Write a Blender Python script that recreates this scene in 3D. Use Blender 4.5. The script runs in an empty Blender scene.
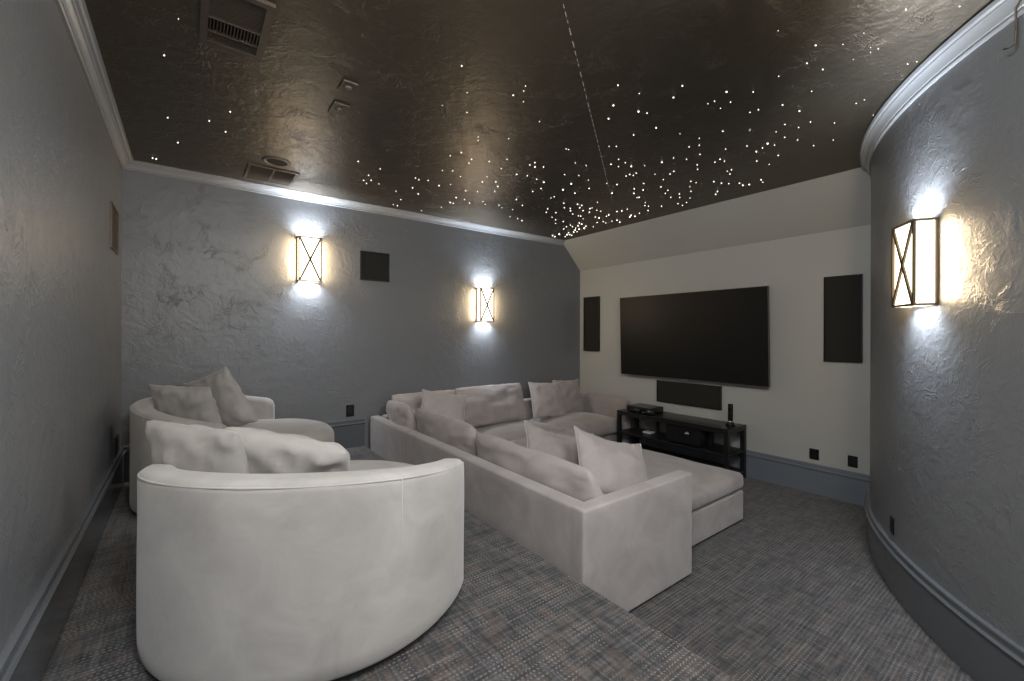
import bpy, bmesh, math, random
from mathutils import Vector, Matrix, noise
C = bpy.context.scene.collection
PI = math.pi
rad = math.radians

# ------------------------------------------------------------------ camera
YAW, PITCH, ROLL = 0.6482, -0.0017, 0.0021
EYE = 1.478
cam = bpy.data.cameras.new('camera')
cam.sensor_width = 36.0
cam.lens = 36.0 * 429.85 / 1024.0
cam.shift_y = -(340.5 - 335.17) / 1024.0
cam.clip_start = 0.02
co = bpy.data.objects.new('camera', cam); C.objects.link(co)
F = Vector((math.sin(YAW) * math.cos(PITCH), math.cos(YAW) * math.cos(PITCH), math.sin(PITCH)))
R = Vector((math.cos(YAW), -math.sin(YAW), 0)); U = R.cross(F)
c_, s_ = math.cos(ROLL), math.sin(ROLL)
R2 = c_ * R + s_ * U; U2 = -s_ * R + c_ * U
m = Matrix((R2, U2, -F)).transposed().to_4x4(); m.translation = (0, 0, EYE)
co.matrix_world = m
bpy.context.scene.camera = co

# ------------------------------------------------------------------ view and light
vs = bpy.context.scene.view_settings
vs.view_transform = 'Standard'; vs.look = 'None'; vs.gamma = 1.0; vs.use_curve_mapping = False
vs.exposure = 0.55
w = bpy.data.worlds.new('world'); bpy.context.scene.world = w; w.use_nodes = True
w.node_tree.nodes['Background'].inputs[0].default_value = (0.5, 0.55, 0.6, 1)
w.node_tree.nodes['Background'].inputs[1].default_value = 0.05

def area(name, loc, target, size, power, col, size_y=None, spread=180):
    l = bpy.data.lights.new(name, 'AREA'); l.energy = power; l.color = col
    l.shape = 'RECTANGLE'; l.size = size; l.size_y = size_y or size; l.spread = rad(spread)
    o = bpy.data.objects.new(name, l); C.objects.link(o)
    o.location = loc
    d = Vector(target) - Vector(loc)
    o.rotation_euler = d.to_track_quat('-Z', 'Y').to_euler()
    return o
# soft fill lights added out of view to brighten the room, without fittings
area('rear_fill_high', (0.5, -1.1, 2.70), (1.6, 2.6, 0.6), 1.3, 19, (0.95, 0.98, 1.0))  # added fill from high behind the camera
area('rear_fill_low', (1.0, -1.95, 1.5), (1.9, 2.5, 1.2), 1.2, 17, (0.96, 0.98, 1.0), 1.9)  # added fill at eye height, the rear wall has no door
area('platform_fill', (1.25, 0.35, 2.74), (-0.1, 1.9, 1.0), 0.7, 34, (0.96, 0.98, 1.0))  # added fill aimed at the left wall and near chair
area('step_fill', (0.25, 0.25, 2.74), (2.9, 0.9, 0.9), 0.5, 42, (0.95, 0.98, 1.0))  # added fill aimed at the round wall

# ------------------------------------------------------------------ sizes of the room (metres)
D = 4.5; XL = -0.404; XR = 4.68; ZC = 2.82; ZP = 0.32; STEP = 1.478
CX, CY, CR = 4.735, -2.07, 3.085          # the round wall
YB = -2.07                               # wall behind the camera

# ------------------------------------------------------------------ materials
def mat(name, col, rough=0.6, metal=0.0, spec=0.5, sheen=0.0, emit=None, es=0.0, coat=0.0):
    m = bpy.data.materials.new(name); m.use_nodes = True
    b = m.node_tree.nodes['Principled BSDF']
    b.inputs['Base Color'].default_value = (*col, 1)
    b.inputs['Roughness'].default_value = rough
    b.inputs['Metallic'].default_value = metal
    b.inputs['Specular IOR Level'].default_value = spec
    b.inputs['Sheen Weight'].default_value = sheen
    b.inputs['Coat Weight'].default_value = coat
    if emit:
        b.inputs['Emission Color'].default_value = (*emit, 1)
        b.inputs['Emission Strength'].default_value = es
    return m
def nd(m, t, **k):
    n = m.node_tree.nodes.new(t)
    for a, v in k.items(): setattr(n, a, v)
    return n
def ln(m, a, b): m.node_tree.links.new(a, b)
def bsdf(m): return m.node_tree.nodes['Principled BSDF']
def mathn(m, op, a, b=None, clamp=False):
    n = nd(m, 'ShaderNodeMath', operation=op); n.use_clamp = clamp
    for i, v in enumerate((a, b)):
        if v is None: continue
        if isinstance(v, (int, float)): n.inputs[i].default_value = v
        else: ln(m, v, n.inputs[i])
    return n.outputs[0]
def ramp(m, fac, stops):
    r = nd(m, 'ShaderNodeValToRGB'); el = r.color_ramp.elements
    while len(el) < len(stops): el.new(0.5)
    for e, (p, c) in zip(el, stops): e.position = p; e.color = (*c, 1)
    ln(m, fac, r.inputs[0]); return r.outputs[0]
def tex(m, scale, detail=3, rough=0.5, dist=0.0, vec=None, kind='Object'):
    tc = nd(m, 'ShaderNodeTexCoord'); mp = nd(m, 'ShaderNodeMapping')
    ln(m, tc.outputs[kind], mp.inputs[0])
    if vec: mp.inputs['Scale'].default_value = vec
    n = nd(m, 'ShaderNodeTexNoise'); ln(m, mp.outputs[0], n.inputs['Vector'])
    n.inputs['Scale'].default_value = scale; n.inputs['Detail'].default_value = detail
    n.inputs['Roughness'].default_value = rough; n.inputs['Distortion'].default_value = dist
    return n.outputs['Fac']

def plaster(name, col, rough, strength=0.5, dist=0.006, spec=0.5):
    """hand-trowelled plaster: smooth fields with scattered raised trowel ridges"""
    m = mat(name, col, rough, spec=spec)
    a = tex(m, 6.5, 5, 0.66, 0.7)
    ridge = mathn(m, 'SUBTRACT', 1.0, mathn(m, 'MULTIPLY', mathn(m, 'ABSOLUTE', mathn(m, 'SUBTRACT', a, 0.5)), 34.0), True)
    mask = ramp(m, tex(m, 4.5, 4, 0.65, 0.4), [(0.44, (0, 0, 0)), (0.74, (1, 1, 1))])
    rg = mathn(m, 'MULTIPLY', ridge, mask)
    b = mathn(m, 'MULTIPLY', tex(m, 7.0, 4, 0.55, 0.8), 0.55)
    cfine = mathn(m, 'MULTIPLY', tex(m, 60.0, 2, 0.5), 0.05)
    h = mathn(m, 'ADD', mathn(m, 'ADD', mathn(m, 'ADD', mathn(m, 'MULTIPLY', rg, 0.34), mathn(m, 'MULTIPLY', tex(m, 17.0, 4, 0.6, 0.6), 0.30)), b), cfine)
    bp = nd(m, 'ShaderNodeBump'); bp.inputs['Strength'].default_value = strength; bp.inputs['Distance'].default_value = dist
    ln(m, h, bp.inputs['Height']); ln(m, bp.outputs[0], bsdf(m).inputs['Normal'])
    return m

def velvet(name, c1, c2, sheen=0.35, bump=0.25):
    m = mat(name, c1, 0.85, spec=0.25, sheen=sheen)
    bsdf(m).inputs['Sheen Roughness'].default_value = 0.45
    f = tex(m, 4.0, 6, 0.62, 0.8)
    ln(m, ramp(m, f, [(0.32, c2), (0.68, c1)]), bsdf(m).inputs['Base Color'])
    bp = nd(m, 'ShaderNodeBump'); bp.inputs['Strength'].default_value = bump; bp.inputs['Distance'].default_value = 0.003
    ln(m, mathn(m, 'ADD', tex(m, 14.0, 4, 0.6, 0.5), mathn(m, 'MULTIPLY', tex(m, 260.0, 2), 0.12)), bp.inputs['Height'])
    ln(m, bp.outputs[0], bsdf(m).inputs['Normal'])
    return m

def carpet(name):
    m = mat(name, (0.1, 0.1, 0.11), 0.95, spec=0.15, sheen=0.2)
    tc = nd(m, 'ShaderNodeTexCoord'); sp = nd(m, 'ShaderNodeSeparateXYZ'); ln(m, tc.outputs['Object'], sp.inputs[0])
    sx = tex(m, 1.0, 4, 0.65, 0.0, (4.5, 75, 1))       # streaks that run along x
    sy = tex(m, 1.0, 4, 0.65, 0.0, (75, 4.5, 1))       # streaks that run along y
    big = tex(m, 1.7, 3, 0.6)
    st = mathn(m, 'ADD', mathn(m, 'MULTIPLY', sx, 0.55), mathn(m, 'MULTIPLY', sy, 0.45))
    base = ramp(m, st, [(0.36, (0.015, 0.0155, 0.017)), (0.50, (0.047, 0.047, 0.050)), (0.64, (0.13, 0.123, 0.118))])
    br = ramp(m, tex(m, 1.0, 4, 0.7, 0.0, (22, 12, 1)), [(0.46, (0, 0, 0)), (0.64, (1, 1, 1))])
    mixb = nd(m, 'ShaderNodeMix', data_type='RGBA'); ln(m, mathn(m, 'MULTIPLY', br, 0.45), mixb.inputs[0])
    ln(m, base, mixb.inputs[6]); mixb.inputs[7].default_value = (0.15, 0.108, 0.082, 1)
    # woven light stitches in rows
    jx = mathn(m, 'ADD', sp.outputs[0], mathn(m, 'MULTIPLY', tex(m, 1.0, 2, 0.5, 0, (6, 40, 1)), 0.05))
    jy = mathn(m, 'ADD', sp.outputs[1], mathn(m, 'MULTIPLY', tex(m, 3.0, 2), 0.012))
    def sq(o, per, duty):
        return mathn(m, 'LESS_THAN', mathn(m, 'FRACT', mathn(m, 'DIVIDE', o, per)), duty)
    dots = mathn(m, 'MULTIPLY', sq(jx, 0.017, 0.5), sq(jy, 0.018, 0.36))
    msk = ramp(m, mathn(m, 'ADD', mathn(m, 'MULTIPLY', tex(m, 1.0, 3, 0.6, 0.0, (3, 16, 1)), 0.6), mathn(m, 'MULTIPLY', tex(m, 1.0, 4, 0.7, 0.0, (14, 2.5, 1)), 0.4)), [(0.43, (0, 0, 0)), (0.58, (1, 1, 1))])
    mixd = nd(m, 'ShaderNodeMix', data_type='RGBA'); ln(m, mathn(m, 'MULTIPLY', mathn(m, 'MULTIPLY', dots, msk), 0.6), mixd.inputs[0])
    ln(m, mixb.outputs[2], mixd.inputs[6]); mixd.inputs[7].default_value = (0.30, 0.285, 0.265, 1)
    ln(m, mixd.outputs[2], bsdf(m).inputs['Base Color'])
    bp = nd(m, 'ShaderNodeBump'); bp.inputs['Strength'].default_value = 0.5; bp.inputs['Distance'].default_value = 0.004
    ln(m, mathn(m, 'ADD', mathn(m, 'MULTIPLY', tex(m, 220, 2), 0.7), mathn(m, 'MULTIPLY', dots, 0.3)), bp.inputs['Height'])
    ln(m, bp.outputs[0], bsdf(m).inputs['Normal'])
    return m

M = {}
M['wall_dark'] = plaster('slate_plaster', (0.168, 0.172, 0.178), 0.38, 0.9, 0.009)
M['wall_light'] = plaster('pale_plaster', (0.42, 0.425, 0.41), 0.50, 0.12, 0.004)
M['ceiling'] = plaster('bronze_ceiling', (0.140, 0.120, 0.092), 0.42, 1.0, 0.009, 0.5)
bsdf(M['ceiling']).inputs['Metallic'].default_value = 0.85
M['trim'] = mat('satin_grey_trim', (0.30, 0.31, 0.32), 0.26)
M['base'] = mat('satin_dark_base', (0.105, 0.112, 0.121), 0.2)
M['base_light'] = mat('satin_slate_base', (0.16, 0.18, 0.21), 0.35)
M['carpet'] = carpet('woven_carpet')
M['sofa'] = velvet('taupe_velvet', (0.375, 0.338, 0.322), (0.28, 0.250, 0.240))
M['chair'] = velvet('cream_velvet', (0.415, 0.388, 0.360), (0.315, 0.296, 0.276))
M['cushion'] = velvet('taupe_cushion', (0.38, 0.335, 0.32), (0.30, 0.265, 0.255), 0.3, 0.35)
M['pillow'] = velvet('light_pillow', (0.42, 0.375, 0.362), (0.35, 0.31, 0.30), 0.3, 0.3)
M['piping'] = mat('lit_seam_piping', (0.58, 0.54, 0.52), 0.8)  # light catching the pillow seams, put into a paler colour
M['black'] = mat('black_lacquer', (0.006, 0.006, 0.007), 0.30)
M['black_wood'] = mat('black_wood', (0.009, 0.009, 0.010), 0.38)
M['screen'] = mat('tv_glass', (0.004, 0.004, 0.004), 0.45, spec=0.3)
M['silver'] = mat('brushed_silver', (0.55, 0.55, 0.55), 0.3, 1.0)
M['grille'] = mat('speaker_cloth', (0.014, 0.013, 0.010), 0.85)
M['grille_brown'] = mat('bronze_cloth', (0.045, 0.036, 0.027), 0.8)
M['plinth'] = mat('black_plinth', (0.01, 0.01, 0.01), 0.6)
M['bronze'] = mat('bronze_metal', (0.11, 0.085, 0.055), 0.45, 0.5)
M['vent'] = mat('bronze_vent', (0.085, 0.068, 0.052), 0.42, 0.2)
M['ring'] = mat('bronze_ring', (0.16, 0.14, 0.12), 0.4, 0.3)
M['void'] = mat('dark_hollow', (0.003, 0.003, 0.003), 0.8)
M['glass'] = mat('lit_frosted_glass', (0.9, 0.86, 0.78), 0.5, emit=(1.0, 0.86, 0.64), es=2.7)
M['star'] = mat('lit_fibre', (1, 0.95, 0.85), 0.5, emit=(1.0, 0.93, 0.78), es=3.0)
M['cable'] = mat('pale_cable', (0.55, 0.57, 0.60), 0.5)
M['chrome'] = mat('chrome', (0.8, 0.8, 0.8), 0.12, 1.0)
STARS=[(1.99,1.65,4),(2.165,1.604,4),(2.376,1.18,4),(3.244,1.323,4),(3.966,4.198,4),(3.99,3.766,4),(2.089,1.77,3.5),(2.13,1.296,3.5),(2.193,1.389,3.5),(2.945,1.964,3.5),(2.823,2.159,3.5),(3.973,1.825,3.5),(2.321,0.741,3.5),(2.36,0.435,3.5),(2.925,1.016,3.5),(2.507,2.852,3.5),(2.727,2.733,3.5),(2.779,2.891,3.5),(4.02,3.092,3.5),(4.071,4.155,3.5),(-0.086,2.666,3.5),(1.096,1.868,3),(1.46,1.921,3),(1.615,2.756,3),(2.204,2.85,3),(2.223,2.635,3),(1.848,1.502,3),(2.427,1.661,3),(3.323,1.431,3),(3.997,1.781,3),(4.023,2.099,3),(2.44,0.816,3),(2.56,0.786,3),(2.77,1.049,3),(3.212,2.676,3),(3.978,3.042,3),(4.047,3.043,3),(4.113,3.31,3),(4.017,3.272,3),(3.766,3.185,3),(3.777,3.335,3),(3.311,3.328,3),(3.954,4.314,3),(4.021,4.342,3),(4.035,3.996,3),(3.972,3.91,3),(3.972,3.84,3),(3.822,3.651,3),(1.816,3.49,3),(2.106,3.691,3),(2.139,3.869,3),(2.248,3.187,3),(0.114,3.313,3),(0.21,3.1,3),(0.206,3.425,3),(-0.049,3.823,3),(-0.186,4.284,3),(1.74,2.816,2.5),(2.028,2.825,2.5),(2.167,2.569,2.5),(2.277,2.593,2.5),(2.221,1.584,2.5),(2.393,1.811,2.5),(2.415,1.268,2.5),(2.499,1.218,2.5),(2.493,1.091,2.5),(2.715,1.158,2.5),(2.815,1.422,2.5),(3.504,1.506,2.5),(3.247,1.661,2.5),(2.662,2.229,2.5),(2.958,2.278,2.5),(2.999,2.272,2.5),(3.678,1.936,2.5),(3.77,1.915,2.5),(3.896,1.818,2.5),(3.958,1.665,2.5),(3.958,2.048,2.5),(3.371,2.444,2.5),(3.291,1.376,2.5),(3.522,1.362,2.5),(3.037,1.137,2.5),(3.234,1.211,2.5),(2.581,0.572,2.5),(2.513,0.299,2.5),(2.843,0.517,2.5),(2.936,2.893,2.5),(3.066,2.498,2.5),(3.28,2.475,2.5),(3.381,2.555,2.5),(3.52,2.598,2.5),(3.732,3.042,2.5),(3.758,2.997,2.5),(3.422,3.15,2.5),(3.518,3.245,2.5),(3.419,3.245,2.5),(3.312,3.193,2.5),(3.268,3.121,2.5),(3.207,3.122,2.5),(3.846,3.736,2.5),(3.933,3.686,2.5),(4.099,4.134,2.5),(3.764,3.633,2.5),(1.231,3.772,2.5),(1.68,3.434,2.5),(1.65,3.692,2.5),(1.765,3.82,2.5),(2.073,3.173,2.5),(2.167,3.101,2.5),(2.302,3.764,2.5),(2.612,3.381,2.5),(3.152,3.973,2.5),(-0.094,3.421,2.5),(-0.207,4.279,2.5),(1.062,3.384,2.5),(1.241,2.056,2),(1.351,2.239,2),(1.459,1.81,2),(1.481,1.852,2),(1.758,2.364,2),(1.579,2.858,2),(1.764,2.892,2),(1.873,2.77,2),(1.956,2.651,2),(1.741,3.108,2),(1.856,3.179,2),(2.165,2.629,2),(2.295,2.82,2),(2.528,2.613,2),(1.567,3.446,2),(2.411,2.834,2),(2.52,1.287,2),(2.707,1.203,2),(3.172,1.429,2),(3.101,1.545,2),(2.89,1.627,2),(2.859,1.686,2),(3.04,1.706,2),(3.045,1.816,2),(2.942,1.861,2),(3.212,1.825,2),(3.3,1.871,2),(3.269,1.712,2),(3.31,1.659,2),(3.528,1.711,2),(3.611,1.763,2),(2.44,1.996,2),(2.636,2.133,2),(2.749,2.225,2),(2.728,2.143,2),(2.961,2.317,2),(2.975,2.226,2),(3.185,2.012,2),(3.215,2.066,2),(3.833,1.882,2),(3.512,2.054,2),(3.758,2.196,2),(3.431,2.297,2),(3.563,2.312,2),(3.619,2.375,2),(3.764,2.41,2),(3.741,2.304,2),(3.833,2.357,2),(4.006,2.483,2),(4.095,2.488,2),(4.041,2.41,2),(3.233,2.337,2),(3.793,2.728,2),(3.841,2.718,2),(3.972,2.817,2),(3.949,2.635,2),(3.31,1.304,2),(3.348,1.174,2),(3.152,1.099,2),(2.414,0.663,2),(2.397,0.582,2),(2.586,0.602,2),(2.855,0.485,2),(2.447,0.945,2),(2.741,0.893,2),(3.13,1.026,2),(3.538,1.14,2),(3.543,1.026,2),(3.265,0.939,2),(3.09,0.784,2),(2.596,2.99,2),(2.944,2.719,2),(3.985,2.937,2),(3.788,3.236,2),(3.939,3.414,2),(3.713,3.335,2),(3.914,3.487,2),(3.246,3.268,2),(3.425,3.407,2),(3.184,3.291,2),(3.067,3.179,2),(3.237,3.48,2),(3.073,3.431,2),(3.15,3.541,2),(3.436,3.698,2),(3.564,3.703,2),(3.524,3.418,2),(3.554,3.409,2),(4.132,4.256,2),(3.819,3.958,2),(3.766,3.855,2),(3.75,3.77,2),(3.824,3.81,2),(4.058,3.959,2),(3.904,3.832,2),(4.006,4.064,2),(4.148,4.145,2),(1.252,3.43,2),(1.225,3.626,2),(1.276,3.833,2),(1.281,3.729,2),(1.754,4.301,2),(1.607,3.465,2),(2.174,3.871,2),(2.18,3.42,2),(2.078,3.465,2),(2.386,3.641,2),(2.455,3.701,2),(2.583,3.638,2),(2.783,3.5,2),(2.585,3.097,2),(-0.028,2.322,2),(1.195,2.258,1.5),(1.548,1.94,1.5),(1.772,2.058,1.5),(1.578,2.469,1.5),(1.608,2.516,1.5),(1.671,3.156,1.5),(2.04,3.049,1.5),(2.422,2.384,1.5),(2.531,2.369,1.5),(2.637,2.552,1.5),(2.186,2.244,1.5),(2.207,2.24,1.5),(2.008,1.483,1.5),(2.623,1.613,1.5),(2.412,1.306,1.5),(2.939,1.306,1.5),(2.789,1.57,1.5),(3.531,1.746,1.5),(2.399,2.027,1.5),(2.898,2.088,1.5),(3.119,2.145,1.5),(4.034,1.683,1.5),(3.585,2.047,1.5),(3.635,2.135,1.5),(3.285,2.176,1.5),(3.935,2.309,1.5),(3.653,1.477,1.5),(3.102,1.213,1.5),(2.079,0.806,1.5),(2.587,0.668,1.5),(2.542,0.592,1.5),(3.08,0.744,1.5),(3.336,0.762,1.5),(2.78,2.577,1.5),(2.972,2.537,1.5),(3.514,2.618,1.5),(3.714,2.666,1.5),(3.752,2.92,1.5),(4.008,3.339,1.5),(4.014,3.44,1.5),(4.031,3.651,1.5),(3.525,3.145,1.5),(3.589,3.145,1.5),(3.322,2.956,1.5),(3.422,3.12,1.5),(3.33,3.644,1.5),(3.552,3.82,1.5),(2.854,3.093,1.5),(2.852,3.136,1.5),(3.666,3.477,1.5),(1.368,3.78,1.5),(1.565,3.875,1.5),(1.701,4.085,1.5),(1.704,4.288,1.5),(2.031,4.312,1.5),(1.883,3.4,1.5),(2.145,4.073,1.5),(2.302,3.31,1.5),(2.203,3.696,1.5),(2.663,3.697,1.5),(2.792,3.679,1.5),(2.937,3.921,1.5),(3.056,3.93,1.5)]

# ------------------------------------------------------------------ helpers
def link(name, me, m, parent=None, smooth=False, loc=None):
    o = bpy.data.objects.new(name, me); C.objects.link(o)
    if m: me.materials.append(m)
    if smooth:
        for p in me.polygons: p.use_smooth = True
    if parent: o.parent = parent
    if loc: o.location = loc
    return o
def obj(name, bm, m, parent=None, smooth=False, loc=None):
    bmesh.ops.recalc_face_normals(bm, faces=bm.faces)
    me = bpy.data.meshes.new(name); bm.to_mesh(me); bm.free()
    return link(name, me, m, parent, smooth, loc)
def tag(o, label, cat, group=None):
    o['label'] = label; o['category'] = cat
    if group: o['group'] = group
    return o
def thing(name, label, cat, loc=(0, 0, 0), rz=0, group=None):
    o = bpy.data.objects.new(name, None); C.objects.link(o)
    o.location = loc; o.rotation_euler = (0, 0, rz); o.empty_display_size = 0.1
    return tag(o, label, cat, group)
def struct(o): o['kind'] = 'structure'; return o

def add_box(bm, x0, x1, y0, y1, z0, z1, bev=0.0, seg=2, mtx=None):
    r = bmesh.ops.create_cube(bm, size=1.0)
    vs_ = r['verts']
    for v in vs_:
        v.co = Vector(((x0 + x1) / 2 + v.co.x * (x1 - x0), (y0 + y1) / 2 + v.co.y * (y1 - y0), (z0 + z1) / 2 + v.co.z * (z1 - z0)))
    if bev > 0:
        es = {e for v in vs_ for e in v.link_edges}
        rr = bmesh.ops.bevel(bm, geom=list(es), offset=bev, segments=seg, affect='EDGES', profile=0.5)
        vs_ = list({v for f in rr['faces'] for v in f.verts} | {v for v in vs_ if v.is_valid})
    if mtx:
        for v in vs_: v.co = mtx @ v.co
    return vs_
def box(name, x0, x1, y0, y1, z0, z1, m, parent=None, bev=0.0, seg=2):
    bm = bmesh.new(); add_box(bm, x0, x1, y0, y1, z0, z1, bev, seg)
    return obj(name, bm, m, parent, bev > 0.01)
def add_rod(bm, p0, p1, r, n=10):
    p0, p1 = Vector(p0), Vector(p1); d = p1 - p0
    q = d.to_track_quat('Z', 'Y').to_matrix().to_4x4(); q.translation = (p0 + p1) / 2
    bmesh.ops.create_cone(bm, cap_ends=True, segments=n, radius1=r, radius2=r, depth=d.length, matrix=q)
def add_bar(bm, p0, p1, wdt, dpt, up):
    """rectangular bar between two points; up = direction of its depth"""
    p0, p1 = Vector(p0), Vector(p1); z = (p1 - p0).normalized(); y = Vector(up).normalized(); x = y.cross(z).normalized(); y = z.cross(x)
    m_ = Matrix((x, y, z)).transposed().to_4x4(); m_.translation = (p0 + p1) / 2
    L = (p1 - p0).length
    add_box(bm, -wdt / 2, wdt / 2, -dpt / 2, dpt / 2, -L / 2, L / 2, mtx=m_)
def tube_path(bm, pts, r, n=8, closed=False):
    pts = [Vector(p) for p in pts]; rings = []
    N = len(pts)
    for i, p in enumerate(pts):
        a = pts[(i - 1) % N] if (closed or i > 0) else p
        b = pts[(i + 1) % N] if (closed or i < N - 1) else p
        t = (b - a).normalized()
        ref = Vector((0, 0, 1)) if abs(t.z) < 0.95 else Vector((1, 0, 0))
        u = t.cross(ref).normalized(); v = u.cross(t)
        rings.append([bm.verts.new(p + u * math.cos(k * 2 * PI / n) * r + v * math.sin(k * 2 * PI / n) * r) for k in range(n)])
    for i in range(N if closed else N - 1):
        A, B = rings[i], rings[(i + 1) % N]
        for k in range(n): bm.faces.new((A[k], A[(k + 1) % n], B[(k + 1) % n], B[k]))
    if not closed: bm.faces.new(rings[0]); bm.faces.new(rings[-1][::-1])

def sweep(name, prof, path, m, parent=None, smooth=False):
    """prof: list of (out, z); path: list of ((x,y),(nx,ny)) - point on the wall and its outward direction scaled for mitres"""
    bm = bmesh.new(); rings = []
    for (x, y), (nx, ny) in path:
        rings.append([bm.verts.new((x + nx * o, y + ny * o, z)) for o, z in prof])
    k = len(prof)
    for a, b in zip(rings, rings[1:]):
        for i in range(k):
            j = (i + 1) % k; bm.faces.new((a[i], a[j], b[j], b[i]))
    bm.faces.new(rings[0]); bm.faces.new(rings[-1][::-1])
    o = obj(name, bm, m, parent)
    if smooth: auto_smooth(o)
    return o
def auto_smooth(o, ang=25):
    me = o.data
    for p in me.polygons: p.use_smooth = True
    bm = bmesh.new(); bm.from_mesh(me)
    for e in bm.edges:
        if len(e.link_faces) == 2 and e.calc_face_angle(0) > rad(ang): e.smooth = False
    bm.to_mesh(me); bm.free()

def soft_box(name, x0, x1, y0, y1, z0, z1, r, m, parent, crown=0.0, bulge=0.0, wob=0.0, seed=0, step=0.045):
    """upholstered block: rounded edges, crowned top, slightly uneven skin"""
    nx, ny, nz = [max(4, int((b - a) / step)) for a, b in ((x0, x1), (y0, y1), (z0, z1))]
    def axis(a, b, n):                      # samples denser towards the ends, where the rounding is
        e = [a + r * t for t in (0, .15, .35, .6, 1)]
        mid = [a + r + (b - a - 2 * r) * k / n for k in range(1, n)]
        return e + mid + [a + b - t for t in reversed(e)]
    X, Y, Z = axis(x0, x1, nx), axis(y0, y1, ny), axis(z0, z1, nz)
    bm = bmesh.new(); cache = {}
    cx, cy, cz = (x0 + x1) / 2, (y0 + y1) / 2, (z0 + z1) / 2
    def V(i, j, k):
        key = (i, j, k)
        if key in cache: return cache[key]
        p = Vector((X[i], Y[j], Z[k]))
        q = Vector((min(max(p.x, x0 + r), x1 - r), min(max(p.y, y0 + r), y1 - r), min(max(p.z, z0 + r), z1 - r)))
        d = p - q
        if d.length > 1e-9: p = q + d.normalized() * r
        u, v, w_ = (p.x - cx) / (x1 - x0) * 2, (p.y - cy) / (y1 - y0) * 2, (p.z - z0) / (z1 - z0)
        if crown: p.z += crown * max(0, w_) ** 2 * (1 - abs(u) ** 2.4) * (1 - abs(v) ** 2.4)
        if bulge:
            s = math.sin(PI * min(max(w_, 0), 1))
            p.x += bulge * s * u * abs(u) ** 4 * (1 - v * v); p.y += bulge * s * v * abs(v) ** 4 * (1 - u * u)
        if wob:
            nn = noise.noise_vector(Vector((p.x * 2.6 + seed, p.y * 2.6, p.z * 2.6)))
            p += nn * wob
        cache[key] = bm.verts.new(p); return cache[key]
    A, B, K = len(X) - 1, len(Y) - 1, len(Z) - 1
    for i in range(A):
        for j in range(B):
            for k in (0, K): bm.faces.new((V(i, j, k), V(i + 1, j, k), V(i + 1, j + 1, k), V(i, j + 1, k)))
    for i in range(A):
        for k in range(K):
            for j in (0, B): bm.faces.new((V(i, j, k), V(i + 1, j, k), V(i + 1, j, k + 1), V(i, j, k + 1)))
    for j in range(B):
        for k in range(K):
            for i in (0, A): bm.faces.new((V(i, j, k), V(i, j + 1, k), V(i, j + 1, k + 1), V(i, j, k + 1)))
    return obj(name, bm, m, parent, True)

def pillow(label, group, centre, wdir, lean, wid, hgt, thk, m, seed=0, roll=0.0, pinch=0.06, fold=0.012, slump=0.0, rnd=0.0, pipe=True, name='throw_pillow', cat='pillow'):
    """a filled cushion. wdir: azimuth in degrees of its width; lean: degrees it tips back from vertical
    (towards wdir+90); roll: turn in its own plane"""
    root = None
    a = rad(wdir); Wd = Vector((math.cos(a), math.sin(a), 0)); Bk = Vector((-math.sin(a), math.cos(a), 0))
    L = rad(lean); Up = Vector((0, 0, 1)) * math.cos(L) + Bk * math.sin(L)
    Nn = Wd.cross(Up).normalized()
    rr = rad(roll); W2 = Wd * math.cos(rr) + Up * math.sin(rr); U3 = -Wd * math.sin(rr) + Up * math.cos(rr)
    mt = Matrix((W2, U3, Nn)).transposed().to_4x4(); mt.translation = Vector(centre)
    N = 30; bm = bmesh.new()
    def warp(t): return math.sin(t * PI / 2)
    def P(u, v, s):
        cc = 1 - rnd * (u * v) ** 4
        x = wid / 2 * u * (1 - pinch * (1 - v * v)) * cc; y = hgt / 2 * v * (1 - pinch * (1 - u * u)) * cc
        e = max(0.0, (1 - u ** 2) * (1 - v ** 2))
        z = s * thk / 2 * e ** 0.40
        y -= slump * (1 - u * u) * (1 if v > 0 else 0) * v
        # heavy filling: fuller low down
        z *= 1.0 - 0.22 * v
        f = noise.noise(Vector((u * 2.3 + seed * 7.1, v * 2.3, s * 3.0 + seed)))
        f2 = noise.noise(Vector((u * 5.2 + seed * 3.3, v * 3.7, s * 2.0 - seed)))
        ed = 1 - abs(1 - 2 * e)
        # pleats that run in from the side seams
        pl = math.sin((v * 9 + f * 5)) * max(0, abs(u) - 0.55) * 1.6 + math.sin((u * 11 + f * 5)) * max(0, abs(v) - 0.6) * 1.2
        z += s * (fold * (1.3 * f + 0.7 * f2) * min(1, e * 3) + fold * 0.9 * pl * min(1, e * 6))
        return Vector((x + 0.006 * f, y + 0.008 * f2, z))
    grid = {}
    for s in (1, -1):
        for i in range(N + 1):
            for j in range(N + 1):
                u, v = warp(-1 + 2 * i / N), warp(-1 + 2 * j / N)
                edge = i in (0, N) or j in (0, N)
                if edge and s == -1: grid[(s, i, j)] = grid[(1, i, j)]
                else: grid[(s, i, j)] = bm.verts.new(P(u, v, s if not edge else 0) if not edge else P(u, v, 0))
        for i in range(N):
            for j in range(N):
                q = [grid[(s, i, j)], grid[(s, i + 1, j)], grid[(s, i + 1, j + 1)], grid[(s, i, j + 1)]]
                bm.faces.new(q if s == 1 else q[::-1])
    rim = [grid[(1, i, 0)].co.copy() for i in range(N)] + [grid[(1, N, j)].co.copy() for j in range(N)] + \
          [grid[(1, i, N)].co.copy() for i in range(N, 0, -1)] + [grid[(1, 0, j)].co.copy() for j in range(N, 0, -1)]
    me_o = obj(name, bm, m, None, True)
    me_o.matrix_world = mt
    tag(me_o, label, cat, group)
    if pipe:
        b2 = bmesh.new(); tube_path(b2, rim, 0.0035, 6, True)
        pp = obj('piping', b2, M['piping'], me_o, True)
    return me_o

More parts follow.
